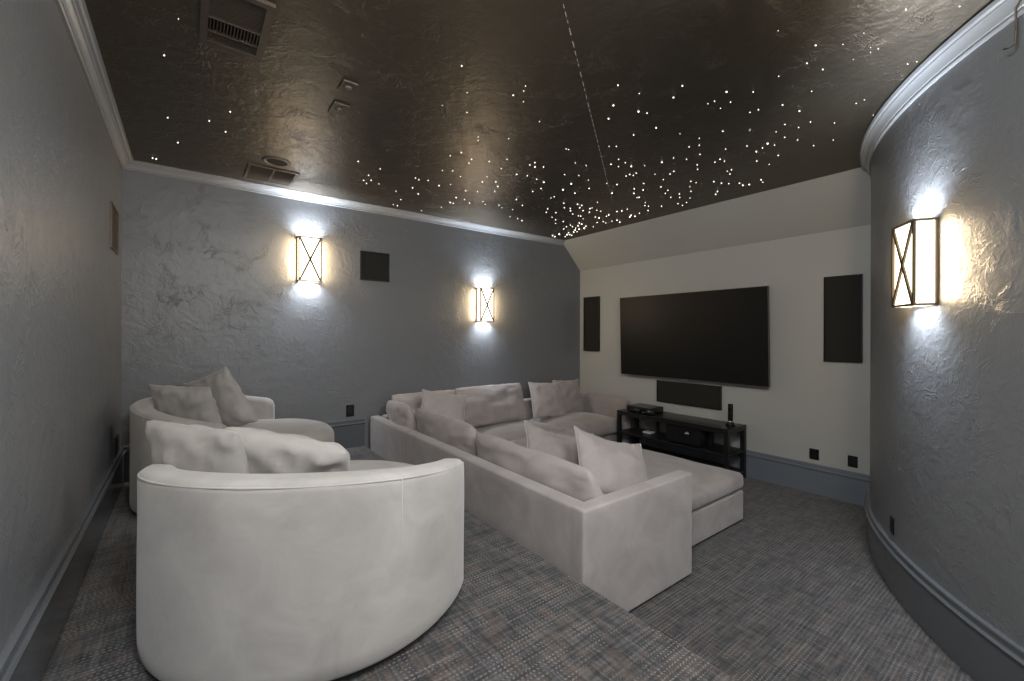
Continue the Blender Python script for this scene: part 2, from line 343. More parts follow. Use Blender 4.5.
# ------------------------------------------------------------------ room shell
def slab(name, x0, x1, y0, y1, z0, z1, m): return struct(box(name, x0, x1, y0, y1, z0, z1, m))
slab('floor', STEP, XR, YB, D, -0.1, 0.0, M['carpet'])
bm = bmesh.new(); add_box(bm, XL, STEP, YB, D, -0.1, ZP, 0.010, 3)
struct(obj('floor_platform', bm, M['carpet']))
slab('wall_left', XL - 0.12, XL, YB, D, -0.1, ZC + 0.1, M['wall_dark'])
slab('wall_back', XL - 0.12, XR + 0.12, D, D + 0.12, -0.1, ZC + 0.1, M['wall_dark'])
slab('wall_front', XR, XR + 0.12, CY + CR - 0.15, D, -0.1, ZC + 0.1, M['wall_light'])
slab('wall_rear', XL - 0.12, CX - CR + 0.3, YB - 0.12, YB, -0.1, ZC + 0.1, M['wall_dark'])
slab('ceiling', XL, XR, YB, D, ZC, ZC + 0.1, M['ceiling'])
# round wall
A0, A1 = 88.0, 181.0
def arc(n=72, r=CR):
    out = []
    for k in range(n + 1):
        t = rad(A0 + (A1 - A0) * k / n); out.append(((CX + r * math.cos(t), CY + r * math.sin(t)), (math.cos(t), math.sin(t))))
    return out
struct(sweep('wall_right', [(-0.12, -0.1), (0, -0.1), (0, ZC + 0.05), (-0.12, ZC + 0.05)], arc(120), M['wall_dark'], smooth=True))
# sloped soffit over the television wall
SX, SZ = XR - 0.378, EYE + 0.949
bm = bmesh.new()
a = [bm.verts.new((x, 0.80, z)) for x, z in ((SX, ZC), (XR, SZ), (XR, ZC))]
b = [bm.verts.new((x, D, z)) for x, z in ((SX, ZC), (XR, SZ), (XR, ZC))]
bm.faces.new(a); bm.faces.new(b[::-1])
for i in range(3): j = (i + 1) % 3; bm.faces.new((a[i], b[i], b[j], a[j]))
struct(obj('trim_1', bm, M['wall_light']))

# crown moulding
def crown_prof(h=0.064, o=0.076):
    return [(0, ZC - h), (0.012, ZC - h), (0.016, ZC - h * .93), (0.013, ZC - h * .84), (0.020, ZC - h * .80), (0.026, ZC - h * .62),
            (0.038, ZC - h * .42), (0.046, ZC - h * .36), (0.048, ZC - h * .30), (0.060, ZC - h * .26), (0.066, ZC - h * .12), (o, ZC - h * .08), (o, ZC), (0, ZC)]
# left wall and sconce wall, mitred in their corner
pr = crown_prof()
struct(sweep('trim_2', pr, [((XL, YB), (1, 0)), ((XL, D), (1, -1))], M['trim']))
struct(sweep('trim_3', pr, [((XL, D), (1, -1)), ((SX + 0.004, D), (0, -1))], M['trim']))
struct(sweep('trim_4', crown_prof(0.098, 0.052), arc(120), M['trim'], smooth=True))
# baseboards: tall board with a two-step cap
def base_prof(z0, h):
    t = z0 + h
    return [(0, z0), (0.020, z0), (0.020, t - 0.058), (0.030, t - 0.050), (0.032, t - 0.042), (0.026, t - 0.034), (0.018, t - 0.032), (0.016, t - 0.014), (0.022, t - 0.010), (0.020, t - 0.002), (0.008, t), (0, t)]
pb = base_prof(ZP, 0.285)
struct(sweep('baseboard_left', pb, [((XL, YB), (1, 0)), ((XL, D), (1, -1))], M['base']))
struct(sweep('baseboard_back', pb, [((XL, D), (1, -1)), ((STEP, D), (0, -1))], M['base']))
pl_ = base_prof(0, 0.275)
struct(sweep('baseboard_back_low', pl_, [((STEP, D), (0, -1)), ((XR, D), (-1, -1))], M['base']))
struct(sweep('baseboard_front', pl_, [((XR, D), (-1, -1)), ((XR, 0.95), (-1, 0))], M['base_light']))
struct(sweep('baseboard_right', pl_, arc(120), M['base'], smooth=True))

# ------------------------------------------------------------------ star ceiling
star_me = []
for nm in ('star_light',):
    b = bmesh.new(); bmesh.ops.create_icosphere(b, subdivisions=1, radius=1.0)
    sm = bpy.data.meshes.new(nm); b.to_mesh(sm); b.free(); sm.materials.append(M['star'])
base_star = None
for x, y, s in STARS:
    if base_star is None: o = bpy.data.objects.new('star_light', sm); base_star = o
    else: o = base_star.copy()
    C.objects.link(o)
    dist = max(1.2, math.sin(YAW) * x + math.cos(YAW) * y)
    r = (0.12 + 0.16 * s) * dist / 430
    o.scale = (r, r, r); o.location = (x, y, ZC - 0.2 * r)
    size = 'bright' if s >= 2.8 else ('small' if s >= 2 else 'faint tiny')
    if x > 2.95 and y > 3.4: where = 'in the dense cluster at the far corner of the ceiling'
    elif x < 0.9: where = 'in the ceiling above the round chairs'
    elif y > 3.4: where = 'in the ceiling along the dark wall with two sconces'
    elif y < 1.6 and x > 2.2: where = 'in the ceiling near the curved wall'
    elif x > 3.4: where = 'in the ceiling beside the sloped soffit of the television wall'
    elif x - 1.22 > (y - 1.27) * 1.397: where = 'in the ceiling on the television side of the dashed joint'
    else: where = 'in the ceiling between the left vent and the dashed joint'
    tag(o, size + ' glowing fibre-optic star ' + where, 'star light', 'fibre-optic stars in the ceiling')
# hairline joint of the ceiling panels, light leaking through in short dashes
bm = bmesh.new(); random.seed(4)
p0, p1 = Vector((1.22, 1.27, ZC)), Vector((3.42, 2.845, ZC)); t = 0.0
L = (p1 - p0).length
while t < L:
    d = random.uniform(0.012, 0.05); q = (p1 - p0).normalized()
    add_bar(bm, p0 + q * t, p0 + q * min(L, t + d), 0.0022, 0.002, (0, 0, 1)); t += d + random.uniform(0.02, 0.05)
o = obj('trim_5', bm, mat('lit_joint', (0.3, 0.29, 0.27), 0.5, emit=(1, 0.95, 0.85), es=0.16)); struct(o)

# ------------------------------------------------------------------ wall sconces
def sconce(P, n_az, z0, z1, label, group='box wall sconces'):
    """P: point on the wall, n_az: direction the wall faces. X-front box sconce of bronze with lit glass sides"""
    n = rad(n_az); W_, D_ = 0.205, 0.10; H_ = z1 - z0
    root = thing('wall_sconce', label, 'wall lamp', (P[0], P[1], z0), n - PI / 2 , group)   # local +y points into the room
    # local: x along the wall, y out
    f = bmesh.new(); t = 0.011
    for sx in (-1, 1):
        x = sx * (W_ / 2 - t / 2)
        add_box(f, x - t / 2, x + t / 2, D_ - t, D_, 0, H_)
        add_box(f, x - t / 2, x + t / 2, 0, t, 0, H_)
        for z in (0, H_ - t): add_box(f, x - t / 2, x + t / 2, t, D_ - t, z, z + t)
    for z in (0, H_ - t):
        add_box(f, -W_ / 2 + t, W_ / 2 - t, D_ - t, D_, z, z + t)
        add_box(f, -W_ / 2 + t, W_ / 2 - t, 0, t, z, z + t)
    fr = obj('frame', f, M['bronze'], root)
    c = bmesh.new()
    for sx in (-1, 1): add_bar(c, (-sx * (W_ / 2 - t), D_ - 0.003, t), (sx * (W_ / 2 - t), D_ - 0.003, H_ - t), 0.016, 0.008, (0, 1, 0))
    obj('cross_bar', c, M['bronze'], fr)
    bp = bmesh.new(); add_box(bp, -0.04, 0.04, 0.0, 0.012, H_ * .3, H_ * .7, 0.003); obj('back_plate', bp, M['bronze'], root)
    g = bmesh.new()
    add_box(g, -W_ / 2 + t, W_ / 2 - t, D_ - t - 0.003, D_ - t, t, H_ - t); obj('glass_panel', g, M['glass'], root)
    for sx in (-1, 1):
        g = bmesh.new(); x = sx * (W_ / 2 - t); add_box(g, min(x, x - sx * .003), max(x, x - sx * .003), t, D_ - t - .004, t, H_ - t); obj('glass_panel', g, M['glass'], root)
    b = bmesh.new(); bmesh.ops.create_uvsphere(b, u_segments=12, v_segments=8, radius=0.016, matrix=Matrix.Translation((0, D_ / 2, H_ / 2)))
    add_rod(b, (0, D_ / 2, H_ / 2 - 0.05), (0, D_ / 2, H_ / 2 - 0.012), 0.009); add_rod(b, (0, 0.01, H_ / 2 - 0.045), (0, D_ / 2, H_ / 2 - 0.045), 0.005)
    obj('bulb', b, M['glass'], root, True)
    for up in (1, -1):
        l = bpy.data.lights.new('sconce_beam', 'AREA'); l.shape = 'RECTANGLE'; l.size = W_ - 0.04; l.size_y = D_ - 0.04
        l.energy = 11.0 if up > 0 else 7.5; l.color = (0.80, 0.88, 1.0); l.spread = rad(160)
        lo = bpy.data.objects.new('sconce_beam', l); C.objects.link(lo); lo.parent = root
        lo.location = (0, D_ / 2, H_ * 0.80 if up > 0 else H_ * 0.22)
        if up > 0: lo.rotation_euler = (PI, 0, 0)
    for sx in (-1, 1):                                  # the warm light that leaves through each side glass
        l = bpy.data.lights.new('sconce_glow', 'AREA'); l.shape = 'RECTANGLE'; l.size = H_ - 0.05; l.size_y = D_ - 0.04
        l.energy = 2.6; l.color = (1.0, 0.74, 0.44)
        lo = bpy.data.objects.new('sconce_glow', l); C.objects.link(lo); lo.parent = root
        lo.location = (sx * (W_ / 2 + 0.002), D_ / 2, H_ / 2); lo.rotation_euler = (0, -sx * PI / 2, 0)
    return root
sconce((0.935, D), -90, 1.975, 2.40, 'lit bronze box wall sconce on dark wall, left of the square speaker')
sconce((2.952, D), -90, 1.635, 2.05, 'smaller-looking lit box wall sconce above the sectional, right of the square speaker')
n_ = rad(124.6)
sconce((CX + CR * math.cos(n_), CY + CR * math.sin(n_)), 124.6, 1.625, 2.05, 'lit bronze box wall sconce on the curved right wall')
sconce((XL, 0.95), 0, 1.975, 2.40, 'lit bronze box wall sconce on the left wall beside the camera')

# ------------------------------------------------------------------ wall speakers and outlets
def panel(name, label, cat, x0, x1, y0, y1, z0, z1, axis, m, fm, frame=0.008, group=None):
    """flush grille in a thin frame; axis: the thin axis with the sign it faces"""
    c = Vector(((x0 + x1) / 2, (y0 + y1) / 2, z0)); r = thing(name, label, cat, c, 0, group)
    def B(x0_, x1_, y0_, y1_, z0_, z1_, nm, mm):
        b = bmesh.new(); add_box(b, x0_ - c.x, x1_ - c.x, y0_ - c.y, y1_ - c.y, z0_ - c.z, z1_ - c.z, 0.0015, 1); return obj(nm, b, mm, r)
    f = frame; b = bmesh.new()
    lo = lambda a, q: a - q
    if axis[0] == 'x':
        s = 0.006
        for (ya, yb, za, zb) in ((y0, y1, z0, z0 + f), (y0, y1, z1 - f, z1), (y0, y0 + f, z0 + f, z1 - f), (y1 - f, y1, z0 + f, z1 - f)):
            add_box(b, x0 - c.x, x1 - c.x, ya - c.y, yb - c.y, za - c.z, zb - c.z)
        obj('frame', b, fm, r)
        xi = (x0 + s, x1) if axis[1] == '-' else (x0, x1 - s)
        B(xi[0], xi[1], y0 + f, y1 - f, z0 + f, z1 - f, 'grille', m)
    else:
        s = 0.006
        for (xa, xb, za, zb) in ((x0, x1, z0, z0 + f), (x0, x1, z1 - f, z1), (x0, x0 + f, z0 + f, z1 - f), (x1 - f, x1, z0 + f, z1 - f)):
            add_box(b, xa - c.x, xb - c.x, y0 - c.y, y1 - c.y, za - c.z, zb - c.z)
        obj('frame', b, fm, r)
        B(x0 + f, x1 - f, y0 + s, y1, z0 + f, z1 - f, 'grille', m)
    return r
panel('wall_speaker', 'tall dark wall speaker right of the television, near the curved wall', 'speaker', XR - 0.03, XR, 1.135, 1.415, 1.238, 2.008, 'x-', M['grille'], M['black'])
panel('wall_speaker', 'tall narrow black wall speaker left of the television, near the room corner', 'speaker', XR - 0.03, XR, 4.11, 4.40, 1.240, 2.022, 'x-', M['grille'], M['black'])
panel('wall_speaker', 'wide low black speaker panel directly under the television', 'speaker', XR - 0.03, XR, 2.365, 3.166, 0.655, 0.915, 'x-', M['grille'], M['black'])
panel('wall_speaker', 'square black speaker recessed in the dark wall between two sconces', 'speaker', 1.432, 1.742, D - 0.014, D, 2.04, 2.343, 'y-', M['grille'], M['black'], 0.016)
panel('wall_speaker', 'bronze-coloured speaker on the left wall near the corner', 'speaker', XL, XL + 0.012, 3.86, 4.215, 2.05, 2.356, 'x+', M['grille_brown'], M['vent'], 0.012)

def outlet(label, P, n_az, z, w_=0.076, h_=0.118, gangs=1):
    r = thing('wall_outlet', label, 'outlet', (P[0], P[1], z), rad(n_az) - PI / 2, 'black wall outlets')
    b = bmesh.new(); add_box(b, -w_ / 2, w_ / 2, 0, 0.006, 0, h_, 0.002); cp = obj('cover_plate', b, M['black'], r)
    for k in (0, 1):
        b = bmesh.new(); zz = h_ / 2 + (0.006 if k else -0.034)
        add_box(b, -0.017, 0.017, 0.006, 0.009, zz, zz + 0.028, 0.003)
        for sx in (-1, 1): add_box(b, sx * .007 - .001, sx * .007 + .001, 0.009, 0.0095, zz + .012, zz + .021)
        obj('socket', b, M['black_wood'], cp)
    return r
outlet('black outlet low on the television wall, the nearer of two to the media table', (XR, 1.495), 180, 0.315, 0.078, 0.10)
outlet('black outlet low on the television wall, close to the curved wall', (XR, 1.203), 180, 0.315, 0.072, 0.10)
outlet('black outlet on the dark wall between the round chair and the sectional', (1.334, D), -90, 0.635, 0.080, 0.120)
outlet('black outlet low on the left wall by the corner', (XL, 4.22), 0, 0.60, 0.13, 0.135)
n_ = rad(117.9)
outlet('black outlet just above the baseboard of the curved wall', (CX + CR * math.cos(n_), CY + CR * math.sin(n_)), 117.9, 0.318, 0.05, 0.098)

# small bracket at the top of the round wall
n_ = rad(134.6); Pw = Vector((CX + CR * math.cos(n_), CY + CR * math.sin(n_), 0)); nn = Vector((math.cos(n_), math.sin(n_), 0)); tt = Vector((nn.y, -nn.x, 0))
b = bmesh.new()
zz = lambda z: Vector((0, 0, z))
tube_path(b, [Pw + nn * .004 - tt * .03 + zz(2.775), Pw + nn * .03 - tt * .02 + zz(2.765), Pw + nn * .035 + zz(2.74), Pw + nn * .034 + zz(2.66), Pw + nn * .036 + zz(2.60), Pw + nn * .045 + tt * .012 + zz(2.592), Pw + nn * .05 + tt * .030 + zz(2.600)], 0.0035, 8)
tag(obj('wall_hook', b, M['bronze'], None, True), 'thin bronze hook hanging below the crown of the curved wall', 'hook')

# ------------------------------------------------------------------ ceiling fittings
def ceil_frame(bm, x0, x1, y0, y1, wd, z0=ZC - 0.012, z1=ZC):
    for a_ in ((x0, x1, y0, y0 + wd), (x0, x1, y1 - wd, y1), (x0, x0 + wd, y0 + wd, y1 - wd), (x1 - wd, x1, y0 + wd, y1 - wd)):
        add_box(bm, *a_, z0, z1)
def at0(o, root): o.location = -root.location; return o
# big return grille
r = thing('ceiling_vent', 'large bronze air vent in the ceiling near the left wall', 'vent', (0.165, 2.20, ZC))
x0, x1, y0, y1 = 0.045, 0.29, 1.98, 2.41
b = bmesh.new(); ceil_frame(b, x0, x1, y0, y1, 0.028, ZC - 0.016); at0(obj('frame', b, M['vent'], r), r)
b = bmesh.new(); add_box(b, x0 + .028, x1 - .028, y0 + .028, y1 - .028, ZC - 0.003, ZC - 0.001); at0(obj('backing', b, M['void'], r), r)
b = bmesh.new()
for k in range(15):
    x = x0 + .036 + k * (x1 - x0 - .072) / 14; add_box(b, x - .0018, x + .0018, 2.205, 2.305, ZC - 0.014, ZC - 0.003)
at0(obj('fins', b, M['vent'], r), r)
for ya, yb in ((2.008, 2.205), (2.305, 2.382)):
    b = bmesh.new(); k = ya + 0.006
    while k < yb - 0.004:
        m4 = Matrix.Translation((0, k, ZC - 0.009)) @ Matrix.Rotation(rad(38), 4, 'X')
        add_box(b, x0 + .028, x1 - .028, -0.005, 0.005, -0.0008, 0.0008, mtx=m4); k += 0.0095
    at0(obj('louvres', b, M['vent'], r), r)
b = bmesh.new()
for ya in (2.203, 2.305): add_box(b, x0 + .028, x1 - .028, ya - .003, ya + .003, ZC - .016, ZC - .003)
at0(obj('crossbars', b, M['vent'], r), r)
# two-section register
r = thing('ceiling_vent', 'two-section bronze register in the ceiling beside the round downlight', 'vent', (0.565, 4.12, ZC))
x0, x1, y0, y1 = 0.385, 0.75, 3.93, 4.31
b = bmesh.new(); ceil_frame(b, x0, x1, y0, y1, 0.022); add_box(b, .5625, .5775, y0 + .022, y1 - .022, ZC - .012, ZC)
at0(obj('frame', b, M['vent'], r), r)
for xa, xb in ((x0 + .022, .5625), (.5775, x1 - .022)):
    b = bmesh.new(); k = y0 + .03
    while k < y1 - .028:
        m4 = Matrix.Translation((0, k, ZC - 0.007)) @ Matrix.Rotation(rad(-40), 4, 'X')
        add_box(b, xa, xb, -0.0065, 0.0065, -0.0008, 0.0008, mtx=m4); k += 0.0125
    add_box(b, xa, xb, y0 + .022, y1 - .022, ZC - .002, ZC - .001)
    at0(obj('louvres', b, M['vent'], r), r)
# round downlight, switched off
r = thing('recessed_downlight', 'round unlit recessed downlight in the ceiling', 'downlight', (0.557, 3.775, ZC))
b = bmesh.new(); n = 40; prof = [(0.100, 0), (0.098, -.007), (0.078, -.010), (0.070, -.004), (0.068, 0)]
rings = [[b.verts.new((rr * math.cos(2 * PI * k / n), rr * math.sin(2 * PI * k / n), z)) for k in range(n)] for rr, z in prof]
for A, B in zip(rings, rings[1:]):
    for k in range(n): b.faces.new((A[k], A[(k + 1) % n], B[(k + 1) % n], B[k]))
obj('trim_ring', b, M['ring'], r, True)
b = bmesh.new(); bmesh.ops.create_circle(b, cap_ends=True, segments=40, radius=0.069, matrix=Matrix.Translation((0, 0, -0.002))); obj('well', b, M['void'], r)
# two small square sensors
for (x0, x1, y0, y1, lb) in ((0.655, 0.735, 2.335, 2.45, 'small square ceiling sensor plate, the nearer of the pair'), (0.675, 0.765, 2.59, 2.725, 'small square ceiling sensor plate, the farther of the pair')):
    r = thing('ceiling_sensor', lb, 'sensor', ((x0 + x1) / 2, (y0 + y1) / 2, ZC), 0, 'square ceiling sensors')
    w2, h2 = (x1 - x0) / 2, (y1 - y0) / 2
    b = bmesh.new(); add_box(b, -w2, w2, -h2, h2, -0.010, 0, 0.003); obj('plate', b, M['vent'], r)
    b = bmesh.new(); bmesh.ops.create_cone(b, cap_ends=True, segments=24, radius1=0.014, radius2=0.022, depth=0.008, matrix=Matrix.Translation((0, 0, -0.014))); obj('lens', b, M['ring'], r, True)

# ------------------------------------------------------------------ television
xt, xb_ = 4.545, 4.575; zt, zb = 1.962, 0.962; yl, yr = 3.655, 1.845
tv = thing('television', 'very large black flat-screen television hung on the pale wall', 'television', (4.6, 2.75, zb))
tilt = math.atan2(xb_ - xt, zt - zb); Ht = math.hypot(zt - zb, xb_ - xt); Wt = yl - yr
T = Matrix.Translation((xb_ - 4.6, 0, 0)) @ Matrix.Rotation(-tilt, 4, 'Y')
b = bmesh.new(); add_box(b, 0.004, 0.030, -Wt / 2, Wt / 2, 0, Ht, 0.004, 2, T); obj('housing', b, M['black'], tv)
b = bmesh.new(); e = 0.0035
for a_ in ((-Wt / 2, Wt / 2, 0, e), (-Wt / 2, Wt / 2, Ht - e, Ht), (-Wt / 2, -Wt / 2 + e, e, Ht - e), (Wt / 2 - e, Wt / 2, e, Ht - e)):
    add_box(b, 0.0, 0.008, *a_, mtx=T)
o = obj('bezel', b, M['ring'], tv); o['label'] = 'thin dim metal bezel'
b = bmesh.new(); add_box(b, 0.001, 0.005, -Wt / 2 + e, Wt / 2 - e, e, Ht - e, mtx=T); obj('screen', b, M['screen'], tv)
b = bmesh.new(); add_box(b, 0.02, 0.079, -0.35, 0.35, 0.30, 0.70); obj('wall_mount', b, M['black'], tv)
b = bmesh.new(); add_box(b, 0.001, 0.03, -0.03, 0.03, -0.012, 0.001, 0.003, 2, T); obj('sensor_bar', b, M['silver'], tv)

# ------------------------------------------------------------------ media table
cx0, cx1, cy0, cy1, ct = 4.245, 4.635, 2.085, 3.455, 0.545
mt_ = thing('media_table', 'long low open black media table under the television', 'table', ((cx0 + cx1) / 2, (cy0 + cy1) / 2, 0))
def mbox(name, *a_, m=M['black_wood'], bev=0.003, parent=mt_, root=mt_):
    b = bmesh.new(); add_box(b, *a_, bev, 2); o = obj(name, b, m, parent); o.location = -root.location; return o
t = 0.045
mbox('tabletop', cx0, cx1, cy0, cy1, ct - 0.022, ct, m=M['black'])
for x in (cx0, cx1 - t):
    for y in (cy0, cy1 - t): mbox('leg', x, x + t, y, y + t, 0, ct - 0.022)
b = bmesh.new()
for x in (cx0, cx1 - t * .6): add_box(b, x, x + t * .6, cy0 + t, cy1 - t, ct - 0.05, ct - 0.022)
for y in (cy0, cy1 - t * .6): add_box(b, cx0 + t, cx1 - t, y, y + t * .6, ct - 0.05, ct - 0.022)
at0(obj('apron', b, M['black_wood'], mt_), mt_)
mbox('shelf', cx0 + .004, cx1 - .004, cy0 + .004, cy1 - .004, 0.265, 0.290)
mbox('shelf', cx0 + .004, cx1 - .004, cy0 + .004, cy1 - .004, 0.055, 0.080)
for y in (3.0, 2.36): mbox('divider', cx1 - 0.20, cx1 - 0.17, y, y + 0.035, 0.290, ct - 0.022)
# black receiver in the middle bay
rc = thing('media_receiver', 'black boxy receiver with a round dial on the media table shelf', 'receiver', (4.44, 2.60, 0.291))
def rb(name, x0, x1, y0, y1, z0, z1, m, bev=0.003):
    b = bmesh.new(); add_box(b, x0, x1, y0, y1, z0, z1, bev, 2); return obj(name, b, m, rc)
rb('case', -0.15, 0.14, -0.20, 0.20, 0.012, 0.195, M['black'])
fp = rb('front_panel', -0.156, -0.150, -0.198, 0.198, 0.016, 0.190, M['black_wood'], 0.001)
for sx in (-1, 1):
    for sy in (-1, 1): rb('foot', sx * .11 - .015, sx * .11 + .015, sy * .16 - .015, sy * .16 + .015, 0, 0.012, M['black_wood'])
b = bmesh.new(); bmesh.ops.create_cone(b, cap_ends=True, segments=28, radius1=0.026, radius2=0.022, depth=0.016, matrix=Matrix.Translation((-0.163, -0.06, 0.125)) @ Matrix.Rotation(-PI / 2, 4, 'Y'))
o = obj('dial', b, M['silver'], fp, True); o['label'] = 'dim grey round dial'
# game console + controller
gc = thing('game_console', 'flat black box console on the left end of the media table', 'game console', (4.485, 3.215, ct))
b = bmesh.new(); add_box(b, -0.14, 0.13, -0.17, 0.17, 0.006, 0.062, 0.006, 3); obj('case', b, M['black'], gc)
b = bmesh.new(); add_box(b, -0.142, -0.139, -0.14, 0.06, 0.030, 0.034); o = obj('disc_slot', b, M['void'], gc)
for sy in (-1, 1):
    b = bmesh.new(); add_box(b, -0.11, 0.10, sy * .13 - .02, sy * .13 + .02, 0, 0.006); obj('foot', b, M['black_wood'], gc)
def controller(x, y, rz, label):
    g = thing('game_controller', label, 'controller', (x, y, ct), rz, 'game controllers')
    b = bmesh.new()
    # two grips and a waist as one swept body
    N = 18; rings = []
    for i in range(N + 1):
        u = -1 + 2 * i / N; a_ = abs(u)
        rx = 0.028 + 0.016 * max(0, a_ - .35); xo = -0.030 * max(0, a_ - .45) * 2
        k = max(0.05, math.sqrt(max(0, 1 - a_ ** 6)))
        rings.append([b.verts.new((xo + rx * k * math.cos(t_ * PI / 6), u * 0.078, 0.021 + 0.017 * k * math.sin(t_ * PI / 6))) for t_ in range(12)])
    for A, B in zip(rings, rings[1:]):
        for k in range(12): b.faces.new((A[k], A[(k + 1) % 12], B[(k + 1) % 12], B[k]))
    b.faces.new(rings[0]); b.faces.new(rings[-1][::-1])
    bd = obj('body', b, M['black'], g, True)
    for sx, sy in ((-0.006, 0.022), (-0.006, -0.022)):
        b = bmesh.new(); add_rod(b, (sx, sy, .034), (sx, sy, .046), .004); add_rod(b, (sx, sy, .046), (sx, sy, .050), .009, 14); obj('thumb_stick', b, M['black_wood'], bd, True)
    b = bmesh.new()
    for dx, dy in ((.008, 0), (-.008, 0), (0, .008), (0, -.008)): add_rod(b, (.010 + dx, -.045 + dy, .034), (.010 + dx, -.045 + dy, .041), .0035, 10)
    o = obj('buttons', b, M['silver'], bd, True); o['label'] = 'small pale buttons'
    b = bmesh.new(); add_box(b, -.004, .016, -.02, .02, .036, .0395, .001); o = obj('light_bar', b, M['cable'], bd); o['label'] = 'pale touch bar'
controller(4.300, 3.03, 0.15, 'black game controller in front of the console, nearer the table middle')
controller(4.298, 3.21, -0.2, 'black game controller in front of the console, nearer the table end')
# cordless phone in its cradle
ph = thing('cordless_phone', 'upright black cordless phone in a round cradle on the media table', 'phone', (4.46, 2.165, ct))
b = bmesh.new(); bmesh.ops.create_cone(b, cap_ends=True, segments=28, radius1=0.048, radius2=0.036, depth=0.034, matrix=Matrix.Translation((0, 0, 0.017))); obj('cradle', b, M['black'], ph, True)
b = bmesh.new(); bmesh.ops.create_cone(b, cap_ends=True, segments=24, radius1=0.026, radius2=0.024, depth=0.020, matrix=Matrix.Translation((-0.006, 0, 0.042))); o = obj('collar', b, M['chrome'], ph, True); o['label'] = 'shiny chrome collar'
b = bmesh.new(); add_box(b, -0.013, 0.011, -0.024, 0.024, 0.045, 0.225, 0.008, 3); hs = obj('handset', b, M['black'], ph, True)
b = bmesh.new(); add_box(b, -0.0145, -0.0125, -0.016, 0.016, 0.150, 0.185); obj('display', b, M['screen'], hs)
# cables hanging behind the left bay, small white box on the shelf
b = bmesh.new(); random.seed(3)
for k in range(5):
    y = 3.36 + 0.012 * k; pts = [(4.650, y, 0.53)]
    for i in range(1, 9): pts.append((4.653 + 0.008 * math.sin(i + k), y + 0.03 * math.sin(i * 1.1 + k * 2), 0.53 - 0.055 * i))
    tube_path(b, pts, 0.004, 6)
tag(obj('cable_bundle', b, M['cable'], None, True), 'pale loose cables hanging behind the left end of the media table', 'cable')
r = thing('cable_box', 'small pale cable box on the upper shelf of the media table', 'device', (4.44, 3.13, 0.291))
b = bmesh.new(); add_box(b, -.05, .05, -.055, .055, .004, .024, .005); o = obj('case', b, M['cable'], r)
b = bmesh.new(); add_box(b, -.045, .045, -.05, .05, 0, .004); obj('base', b, M['black_wood'], r)

# ------------------------------------------------------------------ sectional sofa
S = M['sofa']
sx0, sy0, sy1, sx1 = 1.512, 1.425, 4.425, 4.60
TOPS = 0.635
sofa = thing('sectional_sofa', 'large taupe velvet U-shaped sectional sofa with a deep chaise', 'sofa', (2.9, 3.0, 0))
def sp(name, *a_, **k):
    o = soft_box(name, *a_, S, sofa, **k); o.location = -sofa.location; return o
sp('backrest', sx0 + .0008, sx0 + .100, sy0 + .030, 3.525, 0.015, TOPS - .001, 0.018, wob=0.0, seed=1)
sp('backrest', sx0, sx0 + .100, 3.530, sy1, 0.015, TOPS, 0.022, wob=0.004, seed=2)
sp('backrest', sx0 + .117, 3.1, sy1 - .115, sy1, 0.015, TOPS, 0.022, wob=0.003, seed=3)
sp('backrest', 3.105, sx1, sy1 - .115, sy1, 0.015, TOPS, 0.022, wob=0.003, seed=4)
sp('armrest', sx0, 2.470, sy0, sy0 + .095, 0.015, TOPS, 0.016, wob=0.0, seed=5)
sp('armrest', sx1 - .12, sx1, 3.50, sy1 - .117, 0.015, TOPS, 0.040, wob=0.003, seed=6)
# bases under the seats
sp('base', sx0 + .12, 3.515, 1.60, 2.575, 0.020, 0.250, 0.015, wob=0.002, seed=7)
sp('base', sx0 + .12, 3.50, 2.58, 3.545, 0.020, 0.250, 0.015, wob=0.002, seed=8)
sp('base', sx0 + .12, 3.50, 3.55, sy1 - .12, 0.020, 0.250, 0.015, wob=0.002, seed=9)
sp('base', 3.505, sx1 - .122, 3.58, sy1 - .12, 0.045, 0.250, 0.015, wob=0.002, seed=10)
# seat cushions
sp('seat_cushion', sx0 + .125, 3.52, 1.595, 2.575, 0.262, 0.385, 0.040, crown=0.05, bulge=0.012, wob=0.008, seed=11)
sp('seat_cushion', sx0 + .125, 3.50, 2.585, 3.54, 0.262, 0.385, 0.040, crown=0.035, bulge=0.010, wob=0.008, seed=12)
sp('seat_cushion', sx0 + .125, 2.52, 3.55, sy1 - .12, 0.262, 0.390, 0.040, crown=0.05, bulge=0.01, wob=0.006, seed=13)
sp('seat_cushion', 2.53, 3.50, 3.55, sy1 - .12, 0.262, 0.390, 0.040, crown=0.05, bulge=0.01, wob=0.006, seed=14)
sp('seat_cushion', 3.51, sx1 - .125, 3.50, sy1 - .12, 0.235, 0.390, 0.050, crown=0.06, bulge=0.02, wob=0.006, seed=15)
o = box('plinth', sx0 + .03, 3.48, sy0 + .21, sy1 - .03, 0.0, 0.020, M['plinth'], sofa); o.location = -sofa.location
o = box('plinth', sx0 + .03, 2.44, sy0 + .02, sy0 + .205, 0.0, 0.016, M['plinth'], sofa); o.location = -sofa.location
o = box('plinth', 3.49, sx1 - .03, 3.61, sy1 - .03, 0.0, 0.045, M['plinth'], sofa); o.location = -sofa.location

K, Q = M['cushion'], M['pillow']
g1, g2 = 'back cushions of the sectional', 'square throw pillows on the sectional'
def bc(label, *a_, rn=0.07, **k): return pillow(label, g1, *a_, name='back_cushion', cat='cushion', pipe=False, rnd=rn, pinch=0.0, fold=0.016, **k)
